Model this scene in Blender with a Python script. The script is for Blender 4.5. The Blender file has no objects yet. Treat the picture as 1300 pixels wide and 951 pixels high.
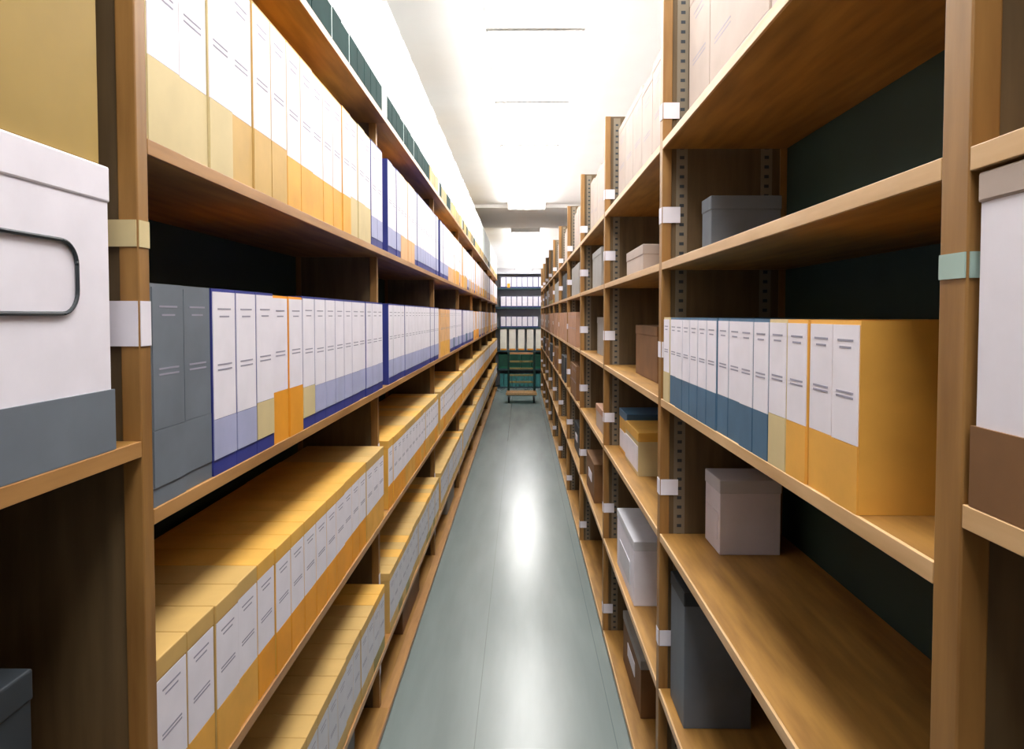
import bpy, bmesh, math, random
from mathutils import Vector
random.seed(7)
C = bpy.context.scene.collection
PI = math.pi

# ------------------------------------------------------------------ camera, world, exposure
H = 1.75
cam_d = bpy.data.cameras.new('camera'); cam = bpy.data.objects.new('camera', cam_d); C.objects.link(cam)
cam.location = (0, 0, H)
cam_d.sensor_width = 36; cam_d.lens = 24.1; cam_d.shift_y = -45.5/1300
cam_d.clip_start = 0.05; cam_d.clip_end = 100
cam.rotation_euler = (math.radians(90-1.98), 0, math.radians(0.79))
bpy.context.scene.camera = cam
w = bpy.data.worlds.new('world'); bpy.context.scene.world = w; w.use_nodes = True
w.node_tree.nodes['Background'].inputs[0].default_value = (0.5, 0.6, 0.6, 1)
w.node_tree.nodes['Background'].inputs[1].default_value = 0.3
vs = bpy.context.scene.view_settings
vs.view_transform = 'Standard'; vs.look = 'None'; vs.gamma = 1; vs.use_curve_mapping = False
vs.exposure = 0.42
LIGHT = 9.0          # strength of the fluorescent diffusers

# ------------------------------------------------------------------ materials
def lin(c):
    return tuple((x/255/12.92 if x/255 <= .04045 else ((x/255+.055)/1.055)**2.4) for x in c) + (1,)
MATS = {}
def mat(name, col, rough=.6, var=0.0, scale=8.0, stretch=(1,1,1), metal=0.0, spec=.4, bump=0.0, col2=None, emit=0):
    m = bpy.data.materials.new(name); m.use_nodes = True; n = m.node_tree.nodes; l = m.node_tree.links
    b = n['Principled BSDF']
    b.inputs['Roughness'].default_value = rough; b.inputs['Metallic'].default_value = metal
    b.inputs['Specular IOR Level'].default_value = spec
    c = lin(col)
    tc = n.new('ShaderNodeTexCoord'); mp = n.new('ShaderNodeMapping'); nz = n.new('ShaderNodeTexNoise')
    mp.inputs['Scale'].default_value = stretch; nz.inputs['Scale'].default_value = scale; nz.inputs['Detail'].default_value = 6
    geo = n.new('ShaderNodeNewGeometry')
    l.new(geo.outputs['Position'], mp.inputs['Vector']); l.new(mp.outputs['Vector'], nz.inputs['Vector'])
    rp = n.new('ShaderNodeValToRGB'); l.new(nz.outputs['Fac'], rp.inputs['Fac'])
    rp.color_ramp.elements[0].position = .3; rp.color_ramp.elements[1].position = .7
    c2 = lin(col2) if col2 else tuple(min(1, x*(1+var)) for x in c[:3])+(1,)
    c1 = c if col2 else tuple(x*(1-var) for x in c[:3])+(1,)
    rp.color_ramp.elements[0].color = c1; rp.color_ramp.elements[1].color = c2
    l.new(rp.outputs['Color'], b.inputs['Base Color'])
    if bump:
        bp = n.new('ShaderNodeBump'); bp.inputs['Strength'].default_value = bump; bp.inputs['Distance'].default_value = .002
        l.new(nz.outputs['Fac'], bp.inputs['Height']); l.new(bp.outputs['Normal'], b.inputs['Normal'])
    if emit:
        b.inputs['Emission Color'].default_value = (1, .985, .955, 1); b.inputs['Emission Strength'].default_value = emit
    MATS[name] = m; return m
mat('wood', (138,98,48), .45, scale=5, stretch=(6,.7,6), col2=(182,136,70), bump=.15)
mat('side_sheet', (84,68,46), .6, scale=5, stretch=(7,7,.7), col2=(108,88,60))
mat('wood_post', (128,90,46), .45, scale=5, stretch=(7,7,.7), col2=(162,120,66), bump=.15)
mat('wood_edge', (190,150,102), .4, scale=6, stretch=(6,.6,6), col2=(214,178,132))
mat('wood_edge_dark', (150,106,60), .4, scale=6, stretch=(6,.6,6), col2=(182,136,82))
mat('back_board', (38,58,50), .7, .18, 3)  # back panels: green tint of the shelf shadows put into the base colour
mat('floor_vinyl', (116,128,127), .24, scale=2.2, stretch=(2.5,.35,1), col2=(134,145,144), spec=.6)
mat('plaster', (214,212,214), .9, .04, 3)
mat('ceiling_paint', (244,242,240), .9, .02, 3)
mat('beam_paint', (244,242,240), .9, .02, 3)
mat('diffuser', (250,250,250), .5, emit=LIGHT)
mat('enamel', (232,232,230), .4, .02)
mat('paper', (228,224,234), .65, .04, 14)
mat('paper_grey', (206,206,214), .65, .04, 14)
mat('paper_cool', (228,238,238), .65, .04, 14)
mat('teal_paper', (160,184,176), .6, .05)
mat('print', (150,148,165), .7, .1)
mat('navy', (46,54,130), .5, .12, 10)
mat('slate_blue', (70,104,132), .55, .15, 10)
mat('lilac', (168,172,206), .6, .08, 10)
mat('dark_teal', (10,48,46), .8, .15, 10, spec=.15)
mat('olive', (150,138,84), .6, .12, 10)
mat('tan', (200,164,98), .6, .08, 10)
mat('ivory', (236,233,222), .6, .04, 10)
mat('cream', (206,188,142), .65, .06, 10)
mat('orange', (232,156,40), .55, .08, 10)
mat('amber', (226,168,74), .6, .1, 10)
mat('ochre', (224,172,78), .6, .1, 10)
mat('ochre_dull', (156,128,62), .65, .08, 8)
mat('peach', (222,176,128), .6, .08, 10)
mat('terracotta', (176,134,108), .65, .12, 10)
mat('grey_card', (150,146,142), .7, .08, 10)
mat('pale_card', (176,160,150), .7, .06, 8)
mat('slate_grey', (104,112,122), .6, .1, 10)
mat('charcoal', (48,54,60), .5, .15, 10)
mat('dark_green', (18,72,56), .5, .15, 10)
mat('green', (22,100,74), .5, .15, 10)
mat('teal', (60,128,128), .5, .25, 30)
mat('brown_card', (120,84,50), .7, .15, 10)
mat('steel_grey', (186,190,198), .6, .05)
mat('strip_steel', (128,116,98), .6, .05)
mat('steel_dark', (52,76,84), .4, .08, metal=.3)
mat('trolley_green', (24,60,54), .4, .08, metal=.2)
mat('rubber', (26,30,30), .7, .05)
mat('chrome', (170,172,172), .25, .02, metal=.9)

# ------------------------------------------------------------------ mesh helpers
def bx(bm, x0, x1, y0, y1, z0, z1, mi=0, bev=0.0):
    vs_ = [bm.verts.new(p) for p in ((x0,y0,z0),(x1,y0,z0),(x1,y1,z0),(x0,y1,z0),(x0,y0,z1),(x1,y0,z1),(x1,y1,z1),(x0,y1,z1))]
    fs = [bm.faces.new([vs_[i] for i in q]) for q in ((0,3,2,1),(4,5,6,7),(0,1,5,4),(1,2,6,5),(2,3,7,6),(3,0,4,7))]
    for f in fs: f.material_index = mi
    if bev:
        es = list({e for f in fs for e in f.edges})
        r = bmesh.ops.bevel(bm, geom=es, offset=bev, segments=2, affect='EDGES', profile=.5)
        for f in r['faces']: f.material_index = mi
def tube(bm, p0, p1, r, mi=0, seg=12):
    p0, p1 = Vector(p0), Vector(p1); d = (p1-p0); L = d.length
    q = Vector((0,0,1)).rotation_difference(d.normalized()).to_matrix().to_4x4()
    q.translation = (p0+p1)/2
    n0 = len(bm.faces)
    bmesh.ops.create_cone(bm, cap_ends=True, segments=seg, radius1=r, radius2=r, depth=L, matrix=q)
    bm.faces.ensure_lookup_table()
    for f in bm.faces[n0:]: f.material_index = mi; f.smooth = len(f.verts) == 4
def mesh(bm, name, mats):
    bmesh.ops.recalc_face_normals(bm, faces=bm.faces)
    me = bpy.data.meshes.new(name); bm.to_mesh(me); bm.free()
    for m in mats: me.materials.append(MATS[m])
    return me
def link(name, me, parent=None, loc=(0,0,0), rz=0):
    o = bpy.data.objects.new(name, me); C.objects.link(o); o.location = loc; o.rotation_euler = (0,0,rz)
    if parent: o.parent = parent
    return o
def obj(name, bm, mats, parent=None, loc=(0,0,0)):
    return link(name, mesh(bm, name, mats if isinstance(mats, (list,tuple)) else [mats]), parent, loc)
def empty(name, loc, rz=0):
    o = link(name, None, None, loc, rz); o.empty_display_size = .1; return o
def tag(o, label, cat, group=None):
    o['label'] = label; o['category'] = cat
    if group: o['group'] = group
    return o
def box1(name, m, parent, *a, bev=0.0):
    bm = bmesh.new(); bx(bm, *a, bev=bev); return obj(name, bm, m, parent)
def struct(name, m, *a):
    o = box1(name, m, None, *a); o['kind'] = 'structure'; return o
ORD = ['zeroth','first','second','third','fourth','fifth','sixth','seventh','eighth','ninth','tenth','eleventh','twelfth','thirteenth',
       'fourteenth','fifteenth','sixteenth','seventeenth','eighteenth','nineteenth','twentieth','twenty-first','twenty-second','twenty-third','twenty-fourth','twenty-fifth']

# ------------------------------------------------------------------ the room
XL, XR = -.572, .443          # front planes of the shelving
DEP = .40                     # depth of the shelving
CEIL = 3.40
Y0, Y1 = -2.2, 24.4
WL, WR = XL-DEP-.05, XR+DEP+.05
struct('floor', 'floor_vinyl', WL, WR, Y0, Y1, -.1, 0)
struct('ceiling', 'ceiling_paint', WL, WR, Y0, Y1, CEIL, CEIL+.1)
struct('wall_left', 'plaster', WL-.1, WL, Y0, Y1, 0, CEIL)
struct('wall_right', 'plaster', WR, WR+.1, Y0, Y1, 0, CEIL)
struct('wall_back', 'plaster', WL, WR, Y1, Y1+.1, 0, CEIL)
struct('wall_front', 'plaster', WL, WR, Y0-.1, Y0, 0, CEIL)
struct('trim_1', 'beam_paint', WL, WR, 10.3, 12.7, CEIL-.05, CEIL)

def floor_seams():
    m = MATS['floor_vinyl']; n = m.node_tree.nodes; l = m.node_tree.links
    g = n.new('ShaderNodeNewGeometry'); sp = n.new('ShaderNodeSeparateXYZ'); l.new(g.outputs['Position'], sp.inputs[0])
    def mth(op, a, b=None):
        q = n.new('ShaderNodeMath'); q.operation = op; l.new(a, q.inputs[0])
        if b is not None: q.inputs[1].default_value = b
        return q.outputs[0]
    f = mth('LESS_THAN', mth('FRACT', mth('DIVIDE', mth('ADD', sp.outputs[0], 5.412), .58)), .006)
    mx = n.new('ShaderNodeMixRGB'); l.new(mth('MULTIPLY', f, .45), mx.inputs[0])
    b = n['Principled BSDF']; src = b.inputs['Base Color'].links[0].from_socket
    l.new(src, mx.inputs[1]); mx.inputs[2].default_value = lin((70,80,80)); l.new(mx.outputs[0], b.inputs['Base Color'])
floor_seams()

# ceiling lights
def light_meshes(L, Wd):
    f = bmesh.new()
    bx(f, -Wd/2-.01, Wd/2+.01, 0, L, -.03, 0)
    bx(f, -Wd/2-.01, Wd/2+.01, 0, .012, -.105, -.03); bx(f, -Wd/2-.01, Wd/2+.01, L-.012, L, -.105, -.03)
    d = bmesh.new(); bx(d, -Wd/2, Wd/2, .013, L-.013, -.10, -.031, bev=.015)
    return mesh(f, 'frame', ['enamel']), mesh(d, 'diffuser', ['diffuser'])
fm, dm = light_meshes(1.25, .52)
k = 0
runs = [('near', [-1.3+1.27*i for i in range(9)]), ('far', [12.9+1.27*i for i in range(9)])]
for nm, ys in runs:
    for i, y in enumerate(ys):
        o = empty('ceiling_light', (.075, y, CEIL))
        link('frame', fm, o); link('diffuser', dm, o)
        v = i-2 if nm == 'near' else i+1          # counted from the first one in view
        tag(o, f'white fluorescent ceiling panel, {ORD[v]} in view along the {nm} run over the aisle' if v > 0 else
            f'white fluorescent ceiling panel out of view overhead, {ORD[1-v]} before the first visible one', 'light', 'fluorescent ceiling panels')

# ------------------------------------------------------------------ shelving
STRIPS = {}
def strip_mesh(top):
    if top not in STRIPS:
        bm = bmesh.new(); bx(bm, -.0175, .0175, -.0025, -.0004, .01, top-.01)
        z = .05
        while z < top-.04:
            bx(bm, -.007, .007, -.0029, -.0024, z, z+.010, mi=1); z += .03
        STRIPS[top] = mesh(bm, 'slotted_strip', ['strip_steel', 'charcoal'])
    return STRIPS[top]
def bay(side, y0, y1, boards, top, idx, T=.03, rec=0.0, tags=(), last=False, near_tags=()):
    """one bay: its near upright, its boards and its back panel. side -1 left, +1 right"""
    X = XL if side < 0 else XR
    def sx(a, b):     # a,b measured inwards from the front plane
        p, q = X+side*a, X+side*b
        return (min(p,q), max(p,q))
    o = empty('shelving_unit', (X, y0, 0))
    inv = (-X, -y0, 0)
    def part(name, m, parent, a, b, ya, yb, za, zb, bev=0.0):
        bm = bmesh.new(); xa, xb = sx(a, b); bx(bm, xa, xb, ya, yb, za, zb, bev=bev)
        bmesh.ops.translate(bm, verts=bm.verts, vec=inv)
        return obj(name, bm, m, parent)
    ends = [(y0, y0+T)] + ([(y1, y1+T)] if last else [])
    for ya, yb in ends:
        u = bmesh.new()
        xa, xb = sx(rec+.03, DEP); bx(u, xa, xb, ya+.006, yb-.006, 0, top, mi=1)    # side sheet
        xa, xb = sx(rec, rec+.03); bx(u, xa, xb, ya, yb, 0, top, bev=.002)           # front post
        xa, xb = sx(DEP-.03, DEP); bx(u, xa, xb, ya+.001, yb-.001, 0, top)
        bmesh.ops.translate(u, verts=u.verts, vec=inv)
        up = obj('upright', u, ['wood_post', 'side_sheet'], o)
        for a_ in ((rec+.045, DEP-.09) if side > 0 and y0 > 2 else ()):
            xa, xb = sx(a_, a_+.035); st = strip_mesh(round(top, 2))
            link('slotted_strip', st, up, ((xa+xb)/2-X, ya+.006-y0, 0))
        for z, w2, hh, tm in near_tags:
            part('label_card', tm, up, rec-.0015, rec-.0002, ya+.001, yb-.001, z-hh/2, z+hh/2)
            part('label_card', tm, up, rec+.002, rec+.002+w2, ya-.0025, ya-.0005, z-hh/2, z+hh/2)
        for z, w2, hh in tags:
            part('label_card', 'paper', up, rec-.0015, rec-.0002, ya+.001, yb-.001, z-hh/2, z+hh/2)
            if side > 0 or ya < 2:
                t = part('label_card', 'paper', up, rec+.002, rec+.002+w2, ya-.0025+.0, ya-.0005, z-hh/2, z+hh/2)
    for z in boards:
        s = part('shelf', 'wood', o, max(.006, rec-.001), DEP-.012, y0+T+.0005, y1-.0008, z-.024, z)
        full = rec > .02
        part('edge_strip', 'wood_edge' if side > 0 else 'wood_edge_dark', s, 0, max(.006, rec-.001), y0 if full else y0+T+.0005, y1-.0008, z-.024, z, bev=.001)  # right edges paler: highlight from the ceiling lights put into the colour
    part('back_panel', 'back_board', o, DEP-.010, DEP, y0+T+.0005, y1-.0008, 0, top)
    sn = 'left' if side < 0 else 'right'
    tag(o, f'brown wooden shelving unit on the {sn}, {idx}', 'shelving', f'wooden shelving units along the {sn} side')
    return o

LB = [.04, .35, .90, 1.447, 2.02, 2.585]
RB = [.04, .545, 1.05, 1.484, 1.916, 2.295]
LTAG = [(2.30,.05,.05),(1.735,.06,.07),(1.17,.05,.05),(.60,.05,.05),(.20,.04,.04)]
RTAG = [(2.39,.05,.05),(2.065,.055,.05),(1.64,.055,.05),(1.20,.055,.05),(.71,.055,.05),(.16,.05,.05)]
NL = [(1.737,.085,.068,'paper'),(1.872,.075,.04,'cream')]
NR = [(1.80,.10,.026,'teal_paper')]
def where(i): return 'nearest the camera' if i == 0 else f'{ORD[i+1]} bay from the camera'
lbays = [(-.9, 1.02)] + [(1.02+1.9*i, 1.02+1.9*(i+1)) for i in range(8)]
rbays = [(-.78, .69)] + [(.69+1.49*i, .69+1.49*(i+1)) for i in range(10)]
for i, (a, b) in enumerate(lbays):
    bs = LB if i else [.04, .45, 1.0, 1.56, 2.46]
    bay(-1, a, b, bs, 2.62, where(i), rec=.045 if i > 1 else 0, tags=LTAG if i > 1 else (), near_tags=NL if i == 1 else (), last=(i == len(lbays)-1))
for i, (a, b) in enumerate(rbays):
    bs = RB if i else [.04, .545, 1.05, 1.56, 1.916, 2.295]
    bay(1, a, b, bs, 2.80, where(i), T=.045 if i < 2 else .04, rec=0, tags=RTAG if i > 1 else (), near_tags=NR if i == 1 else (), last=(i == len(rbays)-1))

# ------------------------------------------------------------------ boxes and binders
# local frame: front plane x=0 facing +x, body towards -x, width along y, base z=0
CACHE = {}
STUFF = {}; STUFF_FROM = {'archive_box': 11.2, 'ring_binder': 13.8}     # the rest of each kind, farther off, as one object
def box_meshes(kind, wd, h, dp, shell, face, band, bandh, foot=0.0, lid=False):
    key = (kind, round(wd,3), h, dp, shell, face, band, bandh, foot, lid)
    if key in CACHE: return CACHE[key]
    bm = bmesh.new(); y0, y1 = -wd/2+.0008, wd/2-.0008
    if lid:
        bx(bm, -dp, -.002, y0+.0015, y1-.0015, 0, h-.035, bev=.0015)
        bx(bm, -dp-.001, 0, y0, y1, h-.035, h, bev=.002)
    else:      # slipcase: covers, spine and a sunken block between them
        bx(bm, -dp, 0, y0, y0+.003, 0, h); bx(bm, -dp, 0, y1-.003, y1, 0, h)
        bx(bm, -.004, 0, y0+.003, y1-.003, 0, h); bx(bm, -dp, -.004, y0+.003, y1-.003, .002, h-.004)
    body = mesh(bm, kind, [shell])
    e = .0012 if not lid else .0
    z0 = foot+bandh
    ztop = h-.006 if not lid else h-.037
    fm_ = bmesh.new(); xf = .0 if not lid else -.002
    bx(fm_, xf, xf+.0015, y0+.003, y1-.003, z0+.001, ztop)
    for zz, ww in ((.86,.55),(.80,.4),(.42,.6),(.38,.6)):
        z = z0+(ztop-z0)*zz; bx(fm_, xf+.0015, xf+.0019, -wd*ww/2, wd*ww/2, z, z+.003, mi=1)
    face_m = mesh(fm_, 'spine_label', [face, 'print'])
    bd = bmesh.new(); bx(bd, xf, xf+.0017, y0+.002, y1-.002, foot, z0)
    band_m = mesh(bd, 'base_band', [band])
    # one mesh version for the far ones
    one = bmesh.new()
    bx(one, -dp, -.002, y0, y1, 0, h, mi=0); bx(one, -.002, 0, y0+.002, y1-.002, z0, ztop, mi=1)
    bx(one, -.002, 0, y0+.002, y1-.002, foot, z0, mi=2); bx(one, -.002, -.001, y0, y1, ztop, h, mi=0)
    far_m = mesh(one, kind, [shell, face, band])
    CACHE[key] = (body, face_m, band_m, far_m); return CACHE[key]
def put_box(kind, side, x, y, z, spec, label, cat, group, far=False, rz=0.0):
    body, fa, ba, fr = box_meshes(kind, *spec)
    o = link(kind, fr if far else body, None, (x, y, z+.0006), (0 if side < 0 else PI)+rz)
    if not far: link('spine_label', fa, o); link('base_band', ba, o)
    tag(o, label, cat, group); return o

def fill(side, rowname, z, kind, cat, looks, segs, wd, group, near_parts=6.5, setback=0.0):
    """looks: style -> (adjective text, h, depth, shell, face, band, bandh, foot, lid); segs: [(d0,d1,style or [styles])]"""
    X = XL if side < 0 else XR
    bays_ = lbays if side < 0 else rbays; T = .03 if side < 0 else .045
    sn = 'left' if side < 0 else 'right'
    for bi, (a, b) in enumerate(bays_):
        if bi == 0: continue
        y = a+T+.004; n = 0
        while y+wd < b-.004:
            w_ = wd
            d = y+w_/2
            st = None
            for s0, s1, sty in segs:
                if s0 <= d < s1: st = sty if isinstance(sty, str) else random.choice(sty)
            if st:
                n += 1
                adj, h, dp, shell, face, band, bh, foot, lid = looks[st]
                far = d > near_parts
                xx = X + side*(.003+random.choice((0,0,.003))+setback)
                lab = f'{adj}, {ORD[n]} past near post, {ORD[bi+1]} bay, {sn} {rowname} shelf'
                if side < 0 and d > STUFF_FROM[kind]:
                    STUFF.setdefault(kind, []).append((xx, d, z+.0006, box_meshes(kind, w_, h, dp, shell, face, band, bh, foot, lid)[3]))
                    y += w_; continue
                put_box(kind, side, xx, d, z, (w_, h, dp, shell, face, band, bh, foot, lid), lab, cat, group, far)
            y += w_

W = .105
L5 = {'t': ('tall white box, dark-green base', .50, .30, 'paper_cool', 'paper_cool', 'dark_teal', .10, 0, False),
      'o': ('tall white box, olive base', .50, .30, 'paper_cool', 'paper_cool', 'olive', .09, 0, False),
      'y': ('tall pale box, yellow base', .49, .30, 'cream', 'paper_cool', 'tan', .10, 0, False)}
fill(-1, 'top', LB[5], 'archive_box', 'box', L5, [(1,4.2,'t'),(4.2,8,['t','o','o','y']),(8,17,['y','y','t'])], W, 'tall boxes on the left top shelf')
L4 = {'c': ('white binder with cream base', .40, .30, 'cream', 'paper', 'cream', .13, 0, False),
      't': ('white binder with tan base', .40, .30, 'tan', 'paper', 'tan', .13, 0, False),
      'a': ('white binder with amber base', .40, .30, 'amber', 'paper', 'amber', .12, 0, False),
      'b': ('white binder, lilac base, blue foot', .40, .30, 'navy', 'paper', 'lilac', .08, .03, False),
      'p': ('white binder with peach base', .40, .30, 'peach', 'paper', 'peach', .11, 0, False)}
fill(-1, 'second-highest', LB[4], 'ring_binder', 'binder', L4,
     [(1,1.4,'c'),(1.4,1.72,'t'),(1.72,2.35,'a'),(2.35,2.6,'c'),(2.6,3.3,'b'),(3.3,3.7,'p'),(3.7,5.4,'b'),(5.4,7,['p','b','a']),(7,17,['a','b','p','t'])], W, 'binders on the left second-highest shelf')
L3 = {'b': ('navy binder, lilac base label', .352, .30, 'navy', 'paper', 'lilac', .075, .03, False),
      'g': ('navy binder, blue base label', .352, .30, 'navy', 'paper', 'slate_blue', .08, .03, False),
      'c': ('navy binder, cream base label', .352, .30, 'navy', 'paper', 'cream', .08, .03, False),
      'o': ('orange binder with white label', .348, .30, 'orange', 'paper', 'orange', .12, 0, False),
      'p': ('peach binder with amber base', .345, .30, 'peach', 'peach', 'amber', .11, 0, False),
      'x': ('slate grey binder with plain spine', .352, .30, 'slate_grey', 'slate_grey', 'slate_grey', .09, .03, False)}
fill(-1, 'eye-level', LB[3], 'ring_binder', 'binder', L3,
     [(1.0,1.27,'x'),(1.27,1.45,'b'),(1.45,1.62,'c'),(1.62,1.78,'o'),(1.78,1.92,'c'),(1.92,4.8,'b'),(4.8,5.5,'p'),(5.5,8.2,['b','b','g']),(8.2,9.3,['p','o']),(9.3,17,['b','c','p'])], W, 'binders on the left eye-level shelf')
L2 = {'a': ('white box, orange base, golden lid', .302, .32, 'ochre', 'paper', 'orange', .10, 0, True),
      'c': ('white box, amber base, tan lid', .302, .32, 'tan', 'paper', 'amber', .10, 0, True)}
fill(-1, 'waist-high', LB[2], 'archive_box', 'box', L2, [(1,1.45,'c'),(1.45,2.3,'a'),(2.3,4,['a','c']),(4,17,['a','c'])], W, 'golden boxes on the left waist-high shelf')
L1 = {'c': ('low grey box, tan lid', .268, .32, 'tan', 'paper_grey', 'tan', .05, 0, True),
      'a': ('low grey box, golden lid', .268, .32, 'ochre', 'paper_grey', 'olive', .05, 0, True)}
fill(-1, 'knee-high', LB[1], 'archive_box', 'box', L1, [(1,1.5,'a'),(1.5,8,['c','c','a']),(8,17,['a','c'])], W, 'low boxes on the left knee-high shelf')

# right eye level shelf
R3 = {'s': ('white binder with slate-blue base', .258, .28, 'slate_blue', 'paper', 'slate_blue', .085, .0, False),
      'a': ('white binder with amber base', .258, .28, 'amber', 'paper', 'amber', .09, 0, False),
      'c': ('white binder with cream base', .258, .28, 'cream', 'paper', 'cream', .09, 0, False),
      'o': ('white binder with tan base', .258, .28, 'tan', 'paper', 'tan', .09, 0, False),
      'r': ('terracotta box file', .29, .28, 'terracotta', 'terracotta', 'terracotta', .06, 0, False),
      'g': ('grey box file', .27, .28, 'grey_card', 'grey_card', 'brown_card', .05, 0, False)}
fill(1, 'eye-level', RB[3], 'ring_binder', 'binder', R3,
     [(.90,1.14,'a'),(1.14,1.24,'c'),(1.24,2.03,'s'),(2.03,2.2,'c')], .083, 'binders on the right eye-level shelf')
fill(1, 'eye-level', RB[3], 'box_file', 'box file', R3, [(5.6,11,'r'),(11,16,['r','g'])], .083, 'box files on the right eye-level shelf')
# right top shelf: pale cartons
R5 = {'p': ('pale grey plain carton', .42, .3, 'pale_card', 'pale_card', 'pale_card', .08, 0, True),
      'q': ('pale grey carton, white base', .40, .3, 'pale_card', 'pale_card', 'paper', .05, 0, True)}
fill(1, 'top', RB[5], 'cardboard_carton', 'box', R5, [(.7,15.5,['p','p','q'])], .23, 'pale cartons on the right top shelf', setback=.06)
R4 = {'g': ('grey box file', .24, .26, 'grey_card', 'grey_card', 'grey_card', .05, 0, False),
      'd': ('brown box file', .26, .26, 'brown_card', 'brown_card', 'olive', .05, 0, False),
      'k': ('charcoal box file', .25, .26, 'charcoal', 'charcoal', 'charcoal', .05, 0, False)}
fill(1, 'second-highest', RB[4], 'box_file', 'box file', R4, [(5.3,6.1,'g'),(6.8,7.4,'k'),(8.3,9.3,'g'),(9.8,11,'d'),(11.3,12.2,'g'),(12.8,13.6,'k'),(14.2,15.4,'d')], .09, 'box files on the right second-highest shelf')
R2 = {'k': ('charcoal box file', .26, .26, 'charcoal', 'charcoal', 'charcoal', .05, 0, False),
      'd': ('brown box file', .28, .26, 'brown_card', 'brown_card', 'brown_card', .05, 0, False)}
fill(1, 'waist-high', RB[2], 'box_file', 'box file', R2, [(5.6,6.2,'d'),(7.1,7.7,'k'),(8.6,9.4,'d'),(10.2,10.9,'k'),(11.6,12.5,'d'),(13.2,14,'k')], .09, 'box files on the right waist-high shelf')

def stuff(kind, name, label, cat):
    bm = bmesh.new(); slots = []
    for x, y, z, me in STUFF[kind]:
        n0 = len(bm.verts); f0 = len(bm.faces); bm.from_mesh(me); bm.verts.ensure_lookup_table(); bm.faces.ensure_lookup_table()
        bmesh.ops.translate(bm, verts=bm.verts[n0:], vec=(x, y, z))
        for f in bm.faces[f0:]:
            m = me.materials[f.material_index].name
            if m not in slots: slots.append(m)
            f.material_index = slots.index(m)
    me = bpy.data.meshes.new(name); bm.to_mesh(me); bm.free()
    for m in slots: me.materials.append(bpy.data.materials[m])
    o = link(name, me); tag(o, label, cat); o['kind'] = 'stuff'
stuff('archive_box', 'distant_archive_boxes', 'tiny distant white-fronted boxes at the far end of the left shelves', 'boxes')
stuff('ring_binder', 'distant_ring_binders', 'tiny distant binders at the far end of the left shelves', 'binders')

# single cartons placed one by one: origin at base centre
def carton(x, y, z, sx_, sy_, h, body, lid, label, plate=None, lidh=.04, side=-1, name='storage_carton', base=None):
    o = empty(name, (x, y, z+.0008))
    hz = h-lidh
    bm = bmesh.new(); bx(bm, -sx_/2+.002, sx_/2-.002, -sy_/2+.002, sy_/2-.002, 0, hz+.01, bev=.002); obj('body', bm, body, o)
    bm = bmesh.new(); bx(bm, -sx_/2, sx_/2, -sy_/2, sy_/2, hz, h, bev=.003); obj('lid', bm, lid, o)
    f = sx_/2 if side < 0 else -sx_/2          # the aisle side
    s = 1 if side < 0 else -1
    if plate:
        pw, z0, z1, pm = plate
        bm = bmesh.new(); a, b = sorted((f-s*.002, f+s*.0006)); bx(bm, a, b, -pw/2, pw/2, z0, z1); obj('label', bm, pm, o)
    if base:
        bh, bmn = base
        bm = bmesh.new(); bx(bm, -sx_/2-.001, sx_/2+.001, -sy_/2-.001, sy_/2+.001, 0, bh); obj('base', bm, bmn, o)
    tag(o, label, 'box'); return o

# left nearest bay: big white box with a rounded handle frame, grey base, ochre carton on top
bxo = carton(XL-.172, .645, 1.56, .34, .62, .395, 'paper', 'paper', 'large white archive box with rounded handle outline, on the nearest left shelf',
             lidh=.05, side=-1, base=(.085, 'slate_grey'))
ring = bmesh.new()
def ring_pts(a, b, r, n=8):
    pts = []
    for cx_, cz_, t0 in ((a-r, b-r, 0), (-a+r, b-r, 90), (-a+r, -b+r, 180), (a-r, -b+r, 270)):
        for i in range(n+1):
            t = math.radians(t0+90*i/n); pts.append((cx_+r*math.cos(t), cz_+r*math.sin(t)))
    return pts
P = ring_pts(.13, .046, .03)
for i in range(len(P)):
    p, q = P[i], P[(i+1) % len(P)]
    if (Vector(p)-Vector(q)).length > 1e-5:
        tube(ring, (.1705, p[0]+.105, .237+p[1]), (.1705, q[0]+.105, .237+q[1]), .0025, seg=8)
obj('handle_frame', ring, 'charcoal', bxo)
carton(XL-.175, .63, 1.957, .33, .64, .44, 'ochre_dull', 'ochre_dull', 'ochre carton stacked on the large white box at far left', side=-1)
carton(XL-.2, .5, 1.0, .3, .7, .3, 'charcoal', 'charcoal', 'charcoal carton on the nearest left shelf below the white box', side=-1)
carton(XL-.2, .5, .45, .3, .7, .3, 'brown_card', 'olive', 'brown carton low in the nearest left bay', side=-1)
# right nearest bay
carton(XR+.162, .43, 1.56, .32, .50, .328, 'paper', 'pale_card', 'white box with brown base at the far right edge, nearest bay', side=1, lidh=.03, base=(.08, 'brown_card'))
# right bays, second bay (0.69-2.18)
carton(.575+.09, 2.06, RB[2], .18, .16, .22, 'paper', 'paper_grey', 'white box set back on the right waist-high shelf', side=1, plate=(.12,.04,.12,'paper'))
carton(XR+.19, 2.0, RB[4], .20, .10, .17, 'slate_grey', 'slate_grey', 'small slate grey box alone on the right second-highest shelf', side=1)
carton(XR+.05+.14, 3.13, RB[2], .26, .36, .19, 'cream', 'ochre', 'yellow-lidded carton on the right waist-high shelf, third bay', side=1, plate=(.35,.02,.13,'paper'))
carton(XR+.06+.14, 3.46, RB[2], .26, .26, .215, 'ochre', 'slate_blue', 'blue-lidded carton beyond the yellow-lidded one, right waist-high shelf', side=1, plate=(.2,.02,.11,'paper'))
carton(XR+.02+.12, 4.15, RB[2], .22, .4, .14, 'pale_card', 'terracotta', 'pinkish carton on the right waist-high shelf, fourth bay', side=1)
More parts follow.
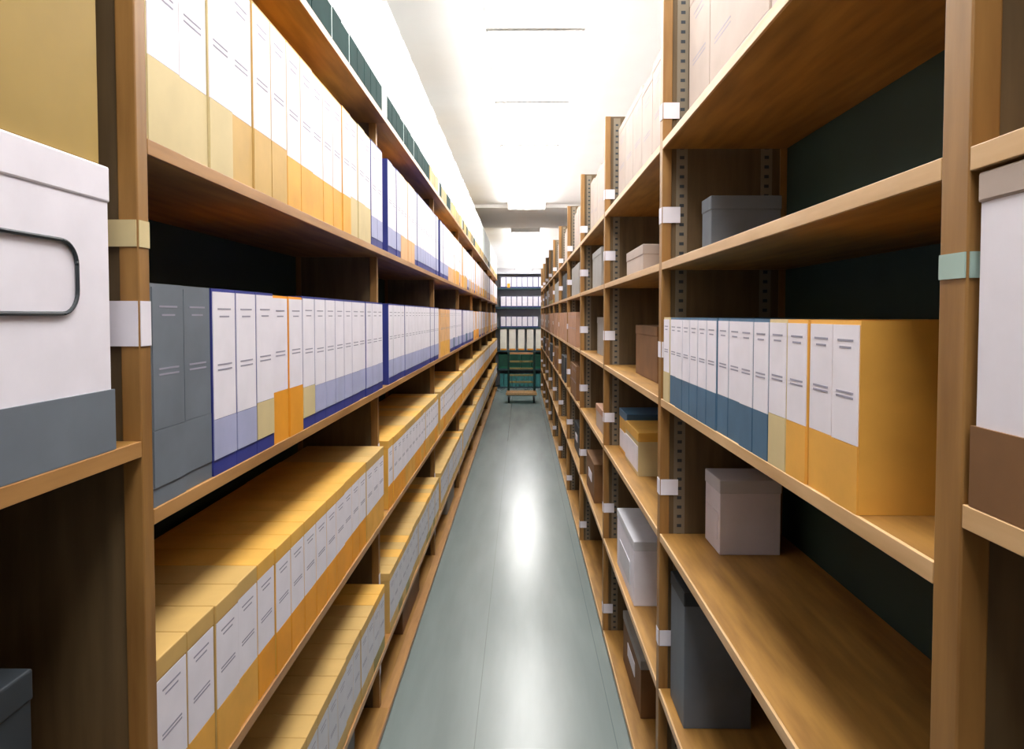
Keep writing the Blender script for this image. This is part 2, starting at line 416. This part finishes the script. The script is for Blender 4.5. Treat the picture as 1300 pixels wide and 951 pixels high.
carton(XR+.01+.13, 3.05, RB[1], .24, .5, .27, 'paper', 'paper_grey', 'white carton at the front of the right knee-high shelf', side=1, plate=(.3,.05,.15,'paper_grey'))
carton(.47+.1, 2.05, RB[1], .2, .18, .40, 'slate_grey', 'charcoal', 'tall charcoal carton beside the post on the right knee-high shelf', side=1)
carton(XR+.16, 4.6, RB[1], .28, .5, .25, 'brown_card', 'brown_card', 'brown carton on the right knee-high shelf, fourth bay', side=1, plate=(.2,.1,.16,'paper'))
carton(XR+.18, 6.0, RB[1], .28, .5, .25, 'charcoal', 'charcoal', 'charcoal carton on the right knee-high shelf, fifth bay', side=1, plate=(.2,.1,.16,'paper'))
carton(XR+.15, 2.9, RB[4], .24, .42, .11, 'pale_card', 'pale_card', 'low pinkish grey carton on the right second-highest shelf, third bay', side=1)
carton(XR+.15, 4.35, RB[4], .24, .5, .24, 'grey_card', 'grey_card', 'grey carton on the right second-highest shelf, fourth bay', side=1)
carton(XR+.2, 2.9, RB[3], .24, .5, .22, 'brown_card', 'brown_card', 'brown carton on the right eye-level shelf, third bay', side=1)
carton(XR+.2, 4.5, RB[3], .24, .5, .25, 'grey_card', 'grey_card', 'grey carton on the right eye-level shelf, fourth bay', side=1)
carton(XR+.18, 3.1, RB[0], .24, .5, .25, 'brown_card', 'grey_card', 'brown carton on the right bottom shelf, third bay', side=1, plate=(.2,.1,.16,'paper'))
carton(XR+.18, 5.6, RB[0], .24, .5, .25, 'brown_card', 'grey_card', 'brown carton on the right bottom shelf, fifth bay', side=1, plate=(.2,.1,.16,'paper'))
carton(XL-.18, 2.3, LB[0], .24, .5, .20, 'slate_grey', 'slate_grey', 'slate grey carton on the left bottom shelf, second bay', side=-1)
carton(XL-.18, 3.9, LB[0], .24, .6, .20, 'brown_card', 'brown_card', 'brown carton on the left bottom shelf, third bay', side=-1)
carton(XL-.18, 6.1, LB[0], .24, .6, .20, 'grey_card', 'grey_card', 'grey carton on the left bottom shelf, fourth bay', side=-1)

# ------------------------------------------------------------------ shelving across the end of the aisle
EY = 16.35
EX0, EX1 = -.90, .86
EB = [.04, .465, .91, 1.46, 1.94, 2.40, 2.77]
eu = empty('steel_shelving', (0, EY, 0))
box1('side_panel', 'steel_dark', eu, EX0-.02, EX0, 0, .4, 0, 2.77)
box1('side_panel', 'steel_dark', eu, EX1, EX1+.02, 0, .4, 0, 2.77)
box1('back_panel', 'steel_grey', eu, EX0, EX1, .39, .4, 0, 2.77)
for z in EB:
    box1('shelf', 'steel_grey' if z > 2.7 else 'steel_dark', eu, EX0, EX1, 0, .39, z-.04, z)
tag(eu, 'steel shelving unit with dark shelves across the end of the aisle', 'shelving')
def end_binder(shell, spine, wd, h, dp=.28, foot=.02):
    bm = bmesh.new(); bx(bm, -wd/2, wd/2, 0, dp, 0, h)
    sp = bmesh.new(); bx(sp, -wd/2+.006, wd/2-.006, -.002, 0, foot, h-.006)
    return mesh(bm, 'body', [shell]), mesh(sp, 'spine_label', [spine])
nb = end_binder('navy', 'paper', .122, .255, foot=.022)
nb2 = end_binder('steel_dark', 'paper', .122, .255, foot=.03)
posn = ['leftmost']+[f'{ORD[i+1]} from left' for i in range(1, 7)]+['rightmost']
for z, rn, cnt in ((EB[5], 'top', 8), (EB[4], 'second', 8), (EB[3], 'third', 7)):
    for i in range(cnt):
        x = -.50+.0645+i*.129
        o = link('ring_binder', nb[0], None, (x, EY+.012, z+.0008)); link('spine_label', nb[1], o)
        nm = posn[i] if i < 7 else 'rightmost'
        lb = f'white-spined navy binder, {nm}, {rn} row of the end shelving'
        if rn == 'top' and i == 1:
            box1('sticker', 'orange', o, -.035, .035, -.004, -.002, -.0, .10); lb = 'white-spined binder with orange sticker in the top row of end shelving'
        tag(o, lb, 'binder', 'navy binders on the end shelving')
cb = end_binder('ivory', 'ivory', .155, .50, foot=.04)
for i in range(5):
    x = -.43+i*.213
    o = link('magazine_file', cb[0], None, (x, EY+.02, EB[2]+.0008)); link('spine_label', cb[1], o)
    box1('base_label', 'orange', o, -.07, .07, -.004, -.0, .0, .035)
    tag(o, f'tall cream file box, {posn[i] if i else "leftmost"} below the navy binders, end shelving', 'file box', 'tall cream file boxes on the end shelving')
gb = end_binder('green', 'dark_green', .25, .34, foot=.05)
for i in range(4):
    o = link('green_box', gb[0], None, (-.42+i*.262, EY+.02, EB[1]+.0008)); link('spine_label', gb[1], o)
    tag(o, f'green box, {posn[i]}, on the end shelving behind the trolley', 'box', 'green boxes on the end shelving')
tb = end_binder('teal', 'teal', .085, .30, foot=.04)
for i in range(11):
    o = link('teal_binder', tb[0], None, (-.47+i*.096, EY+.02, EB[0]+.0008)); link('spine_label', tb[1], o)
    tag(o, f'teal binder, {ORD[i+1]} from left, bottom row of the end shelving', 'binder', 'teal binders on the end shelving bottom row')

# ------------------------------------------------------------------ trolley
t = empty('platform_trolley', (0, 13.5, 0))
box1('deck', 'wood', t, -.30, .30, .02, .5, .185, .205, bev=.003)
box1('front_board', 'wood_edge', t, -.31, .31, 0, .02, .165, .215, bev=.003)
bm = bmesh.new()
for x in (-.27, .27): bx(bm, x-.015, x+.015, .02, .5, .150, .185)
for y in (.03, .47): bx(bm, -.255, .255, y-.01, y+.02, .150, .185)
obj('chassis', bm, 'trolley_green', t)
for x in (-.262, .262):
    bm = bmesh.new(); bx(bm, x-.022, x+.022, .455, .5, .205, 1.0, bev=.004); obj('upright', bm, 'trolley_green', t)
for z, m in ((.965,'peach'), (.80,'olive'), (.656,'olive'), (.52,'olive'), (.38,'olive')):
    box1('rail', m, t, -.24, .24, .465, .485, z-.018, z+.018, bev=.003)
for x in (-.25, .25):
    for y in (.07, .43):
        bm = bmesh.new(); tube(bm, (x-.016, y, .062), (x+.016, y, .062), .062, seg=24); c_ = obj('caster', bm, 'rubber', t)
        bm = bmesh.new(); bx(bm, x-.024, x-.019, y-.02, y+.02, .05, .15); bx(bm, x+.019, x+.024, y-.02, y+.02, .05, .15)
        bx(bm, x-.024, x+.024, y-.02, y+.02, .135, .15); tube(bm, (x-.026, y, .062), (x+.026, y, .062), .008)
        obj('fork', bm, 'chrome', c_)
tag(t, 'dark green platform trolley with wooden rails standing at the aisle end', 'trolley')
